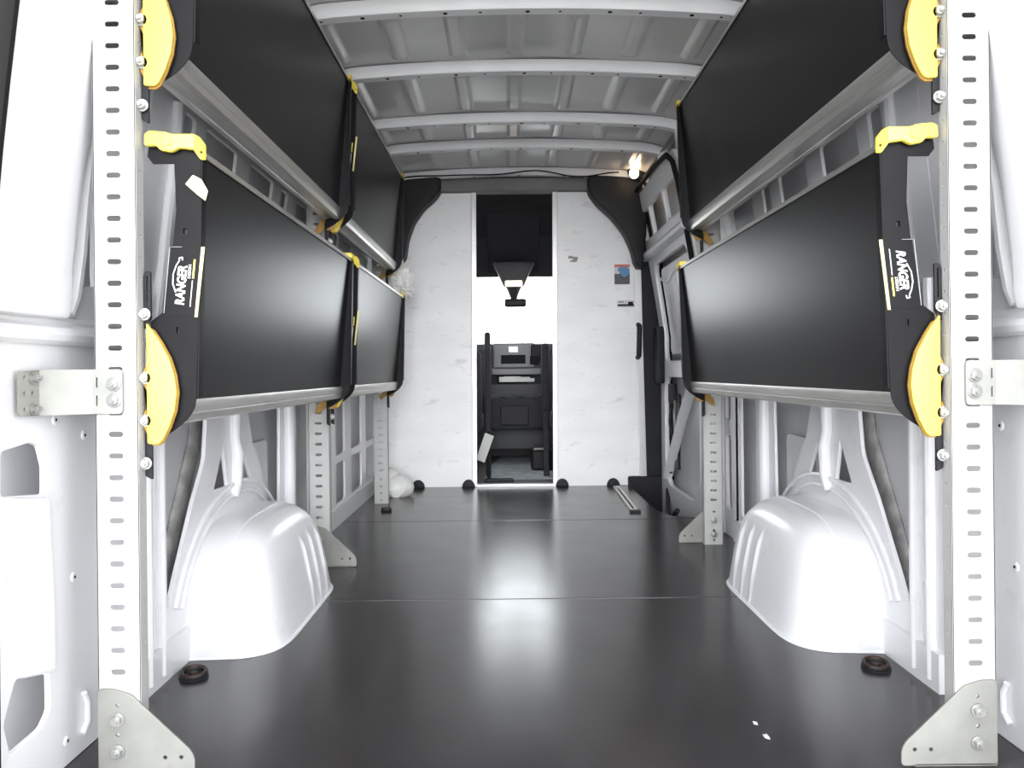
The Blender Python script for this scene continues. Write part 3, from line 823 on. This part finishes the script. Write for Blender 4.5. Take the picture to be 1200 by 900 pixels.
# ================================================================== CAB
b = MB()
cabz = -.02
b.box(XC - .95, XC + .95, 5.17, 7.2, -.10, cabz, m='cab')
b.build('cab_floor', None, floor)
for sd in (-1, 1):
    b = MB()
    b.box(XC + sd * .95 - .02, XC + sd * .95 + .02, 5.2, 7.3, -.1, .95, m='cab')
    b.box(XC + sd * .95 - .02, XC + sd * .95 + .02, 5.2, 5.75, .9, 2.1, m='cab')
    b.build('cab_side', None, wall[sd])
b = MB()
b.box(XC - .97, XC + .97, 7.2, 7.3, -.3, .85, m='cab')
tag(b.build('wall_front', origin=(XC, 7.25, 0)), kind='structure')
for sd in (-1, 1):
    b = MB(); b.box(XC + sd * .735 if sd < 0 else XC + .775, XC + sd * 1.05, 5.165, 5.24, -.1, 2.1, .01)
    b.build('cab_pillar', 'paint' if sd < 0 else 'blackp', wall[sd])
# headliner: overhead locker and sloping ceiling
b = MB()
def HX(u, v, w): return Vector((w, u, v))
b.prism([(5.18, 2.0), (5.9, 1.99), (6.18, 1.80), (6.30, 1.56), (6.32, 1.50), (6.36, 1.50), (6.36, 1.62), (6.2, 2.09), (5.18, 2.09)], XC - .96, XC + .96, HX, bev=.01)
b.prism([(5.95, 1.97), (6.16, 1.77), (6.28, 1.55), (6.30, 1.53)], XC - .22, XC + .18, HX)
tag(b.build('trim_headliner', 'blackp'), kind='structure')
# windscreen
b = MB()
def WS(u, v): return Vector((XC - .85 + 1.7 * u, 7.15 - .80 * v + .0, .90 + .68 * v))
b.grid(WS, 8, 8, m='glass')
b.grid(lambda u, v: Vector((XC - .85 + 1.7 * u, 6.40 - .05 * v, 1.535 + .04 * v)), 4, 1, m='tint')
tag(b.build('window_1'), kind='structure')
# overhead console and mirror
cx = at(602, 330, 6.1)[0]
root = thing('overhead_console', (cx, 6.12, 1.45), 'dark overhead console with a lit lamp above the windscreen', 'console')
b = MB(); b.plate(roundpoly([(cx - .17, 1.60), (cx - .12, 1.50), (cx - .075, 1.40), (cx + .075, 1.40), (cx + .12, 1.50), (cx + .17, 1.60)], .03), [], .12, lambda u, v, w: Vector((u, 6.13 + w, v)), .02); b.build('housing', 'cab', root)
(xa, za), (xb, zb) = at(592, 329, 6.12), at(612, 335.5, 6.12)
b = MB(); b.box(xa, xb, 6.115, 6.135, min(za, zb), max(za, zb), .006); b.build('lamp_lens', 'lampc', root, 'lit white cab lamp')
root = thing('rear_view_mirror', (cx, 6.2, 1.28), 'black rear-view mirror hanging from the overhead console', 'mirror')
(xa, za), (xb, zb) = at(591, 350, 6.2), at(617, 360, 6.2)
b = MB(); b.box(xa, xb, 6.18, 6.22, min(za, zb), max(za, zb), .02, seg=3); b.build('mirror_head', 'blackp', root)
(xc_, zc_), (_, zd_) = at(602, 340, 6.2), at(602, 352, 6.2)
b = MB(); b.tube([Vector((xc_, 6.2, zd_)), Vector((xc_, 6.21, zc_)), Vector((xc_, 6.22, 1.43))], [.02, .05, .075], 12); b.build('stalk', 'blackp', root)
# dashboard
root = thing('dashboard', (XC, 6.75, .5), 'dark dashboard with centre stack under the windscreen', 'dashboard')
b = MB()
zt = at(600, 403, 6.7)[1]
b.prism([(6.55, .10), (6.55, .62), (6.60, .70), (6.62, zt - .06), (6.68, zt), (6.85, zt + .012), (7.15, .90), (7.15, .10)], XC - .93, XC + .93, HX, bev=.015)
b.build('body', 'dash', root)
def dpart(name, m, px0, py0, px1, py1, Y0, Y1, bev=.006, label=None):
    (xa, za), (xb, zb) = at(px0, py0, Y0), at(px1, py1, Y0)
    b = MB(); b.box(xa, xb, Y0, Y1, min(za, zb), max(za, zb), bev); return b.build(name, m, root, label)
dpart('stack_panel', 'dashl', 578, 402, 627, 431, 6.59, 6.68, .012)
dpart('display', 'screen', 596, 406, 607, 413, 6.575, 6.60, .003, 'small pale display')
dpart('storage_slot', 'rubber', 587, 416, 616, 426, 6.578, 6.60, .004)
dpart('air_vent', 'blackp', 622, 403, 638, 422, 6.57, 6.62, .02)
dpart('lower_vent', 'rubber', 621, 417, 632, 427, 6.565, 6.60, .004)
dpart('ledge', 'dashl', 576, 432, 634, 439, 6.48, 6.60, .008)
dpart('tray_recess', 'rubber', 582, 440, 619, 449, 6.53, 6.56, .003)
dpart('lower_panel', 'dash', 574, 450, 636, 466, 6.47, 6.60, .01)
(xa, za), (xb, zb) = at(567, 464, 6.3), at(642, 504, 6.3)
b = MB(); b.box(xa, xb, 6.30, 6.56, zb, za, .03, seg=3)
for k in range(9):
    t = k / 8; b.ball((xa + .05 + (xb - xa - .1) * t, 6.35 + .02 * math.sin(k * 2.3), za - .010), .045, .04, .018 + .006 * math.sin(k * 1.7), sub=2)
b.build('lower_console', 'seat', root)
b = MB(); b.box(xa + .13, xb - .15, 6.275, 6.31, zb + .04, za - .08, .012); b.build('console_pocket', 'blackp', root)
# papers in the tray
root = None
b = MB()
(xa, za), (xb, zb) = at(585, 447, 6.50), at(616, 442, 6.50)
for k in range(6):
    t = k / 6; x = xa + (xb - xa) * t
    b.box(x, x + .09 + .02 * random.random(), 6.49 + .004 * k, 6.52, za - .005, za + .022 + .02 * random.random(), .002)
tag(b.build('paper_bundle', 'white'), 'untidy white papers lying in the dashboard tray', 'papers')
# side seats
def cab_seat(x0, x1, ztop, label):
    root = thing('cab_seat', ((x0 + x1) / 2, 5.8, cabz), label, 'seat', 'cab seats')
    b = MB(); b.box(x0, x1, 5.55, 5.70, .40, ztop, .04, seg=3, rot=Matrix.Rotation(.0, 3, 'X')); b.build('backrest', 'seat', root)
    b = MB(); b.box(x0, x1, 5.62, 6.12, .30, .45, .04, seg=3); b.build('cushion', 'seat', root)
    b = MB(); b.box(x0 + .04, x1 - .04, 5.66, 6.0, cabz, .32, .02); b.build('pedestal', 'blackp', root)
    b = MB(); c = (x0 + x1) / 2; b.box(c - .13, c + .13, 5.56, 5.66, ztop + .03, ztop + .2, .04, seg=3)
    for s in (-.06, .06): b.cyl((c + s, 5.61, ztop - .03), (c + s, 5.61, ztop + .06), .007, 8)
    b.build('headrest', 'seat', root)
    return root
cab_seat(-.72, at(564, 430, 5.6)[0], .90, 'dark cab seat mostly hidden behind the left partition panel')
cab_seat(at(647, 430, 5.6)[0], .80, .90, 'dark cab seat mostly hidden behind the right partition panel')
# armrest upright beside left seat
X, Zt = at(571, 389, 5.75)
b = MB(); b.box(X - .022, X + .022, 5.73, 5.80, .55, Zt, .018, seg=3)
b.box(X - .018, X + .018, 5.74, 5.78, cabz, .58, .008)
tag(b.build('folded_armrest', 'seat'), 'slim black armrest folded upright left of the dashboard view', 'armrest')
X, Zt = at(639, 402, 5.75)
b = MB(); b.box(X - .03, X + .03, 5.73, 5.80, .45, Zt, .025, seg=3); b.box(X - .02, X + .02, 5.74, 5.79, cabz, .5, .008)
tag(b.build('folded_armrest', 'seat'), 'black armrest folded upright right of the dashboard view', 'armrest')
# floor mat, odds and ends on the cab floor
b = MB()
q = [gp(x, y) for x, y in ((570, 562), (648, 562), (648, 546), (628, 546), (620, 534), (585, 536), (578, 548))]
def pp(px, py, zz=0.0):
    x, y = unroll(px, py); Y = F * (CAMZ - zz) / y; return (x / F * Y, Y)
q = [pp(x, y, cabz) for x, y in ((566, 563), (649, 563), (649, 548), (628, 548), (620, 536), (588, 535), (574, 548))]
b.plate(roundpoly(q, .02), [], .008, lambda u, v, w: Vector((u, v, cabz + w)), .003)
tag(b.build('floor_mat', 'mat'), 'crumpled grey mat on the cab floor behind the threshold', 'mat')
X, Z = at(568, 520, 5.4)
b = MB(); b.box(-.032, .032, -.004, .004, -.10, .10, .002, rot=Matrix.Rotation(.35, 3, 'Y') @ Matrix.Rotation(.2, 3, 'X'))
for v in b.bm.verts: v.co += Vector((X, 5.42, Z - .03))
tag(b.build('white_booklet', 'white'), 'white booklet leaning upright by the left edge of the cab gap', 'booklet')
root = thing('jack_lever', (at(573, 556, 5.5)[0], 5.5, 0), 'thin black upright lever on the left of the cab floor', 'lever')
(x0, z0), (x1, z1) = at(574, 508, 5.5), at(573, 555, 5.5)
b = MB(); b.tube([Vector((x0, 5.5, z0)), Vector((x0 - .005, 5.5, (z0 + z1) / 2)), Vector((x1, 5.5, cabz))], .012, 8); b.ball((x0, 5.5, z0), .018, .018, .022); b.build('rod', 'blackp', root)
b = MB(); b.box(x1 - .03, x1 + .17, 5.42, 5.5, cabz, cabz + .03, .01); b.build('foot', 'blackp', root)
(x0, z0), (x1, z1) = at(622, 526, 6.1), at(646, 545, 6.1)
b = MB(); b.box(x0, x1 + .02, 6.06, 6.25, cabz, z0, .03, seg=3, m='blackp'); b.box(x0 + .02, x1 - .02, 6.052, 6.07, z0 - .005, z0 + .012, .004, m='gusset')
tag(b.build('tool_case', None), 'black case with a pale top edge on the right of the cab floor', 'case')

# ================================================================== LIGHT
SKY_B, SKY_S, SKY_N = 3.0, 16.0, 7.5
w = bpy.data.worlds.new('World'); scene.world = w; w.use_nodes = True
nt = w.node_tree; N = nt.nodes; bg = N['Background']
tc = N.new('ShaderNodeTexCoord'); sp = N.new('ShaderNodeSeparateXYZ'); nt.links.new(tc.outputs['Generated'], sp.inputs[0])
def mth(op, a, b_):
    n = N.new('ShaderNodeMath'); n.operation = op
    for k, x in enumerate((a, b_)):
        if isinstance(x, (int, float)): n.inputs[k].default_value = x
        else: nt.links.new(x, n.inputs[k])
    return n.outputs[0]
# hazy sky, brighter low in front of and behind the van than overhead
south = mth('MAXIMUM', mth('MULTIPLY', sp.outputs['Y'], -1.0), 0.0)
north = mth('MAXIMUM', sp.outputs['Y'], 0.0)
st = mth('ADD', mth('ADD', mth('MULTIPLY', mth('POWER', south, 8.0), SKY_S), SKY_B), mth('MULTIPLY', mth('POWER', north, 3.0), SKY_N))
bg.inputs['Color'].default_value = (.95, .97, 1.0, 1)
nt.links.new(st, bg.inputs['Strength'])

# ================================================================== CAMERA
cam = bpy.data.cameras.new('Camera'); co = bpy.data.objects.new('Camera', cam); COL.objects.link(co)
cam.sensor_width = 36; cam.lens = F / 1200 * 36
cam.shift_x = 4 / 1200; cam.shift_y = -14 / 1200
cam.clip_start = .02; cam.clip_end = 200
co.matrix_world = Matrix.Translation((0, 0, CAMZ)) @ Matrix.Rotation(PI / 2, 4, 'X') @ Matrix.Rotation(-TH, 4, 'Z')
scene.camera = co
vs = scene.view_settings
vs.view_transform = 'Standard'; vs.look = 'None'; vs.gamma = 1; vs.use_curve_mapping = False; vs.exposure = 0.0
scene.cycles.max_bounces = 10; scene.cycles.diffuse_bounces = 6
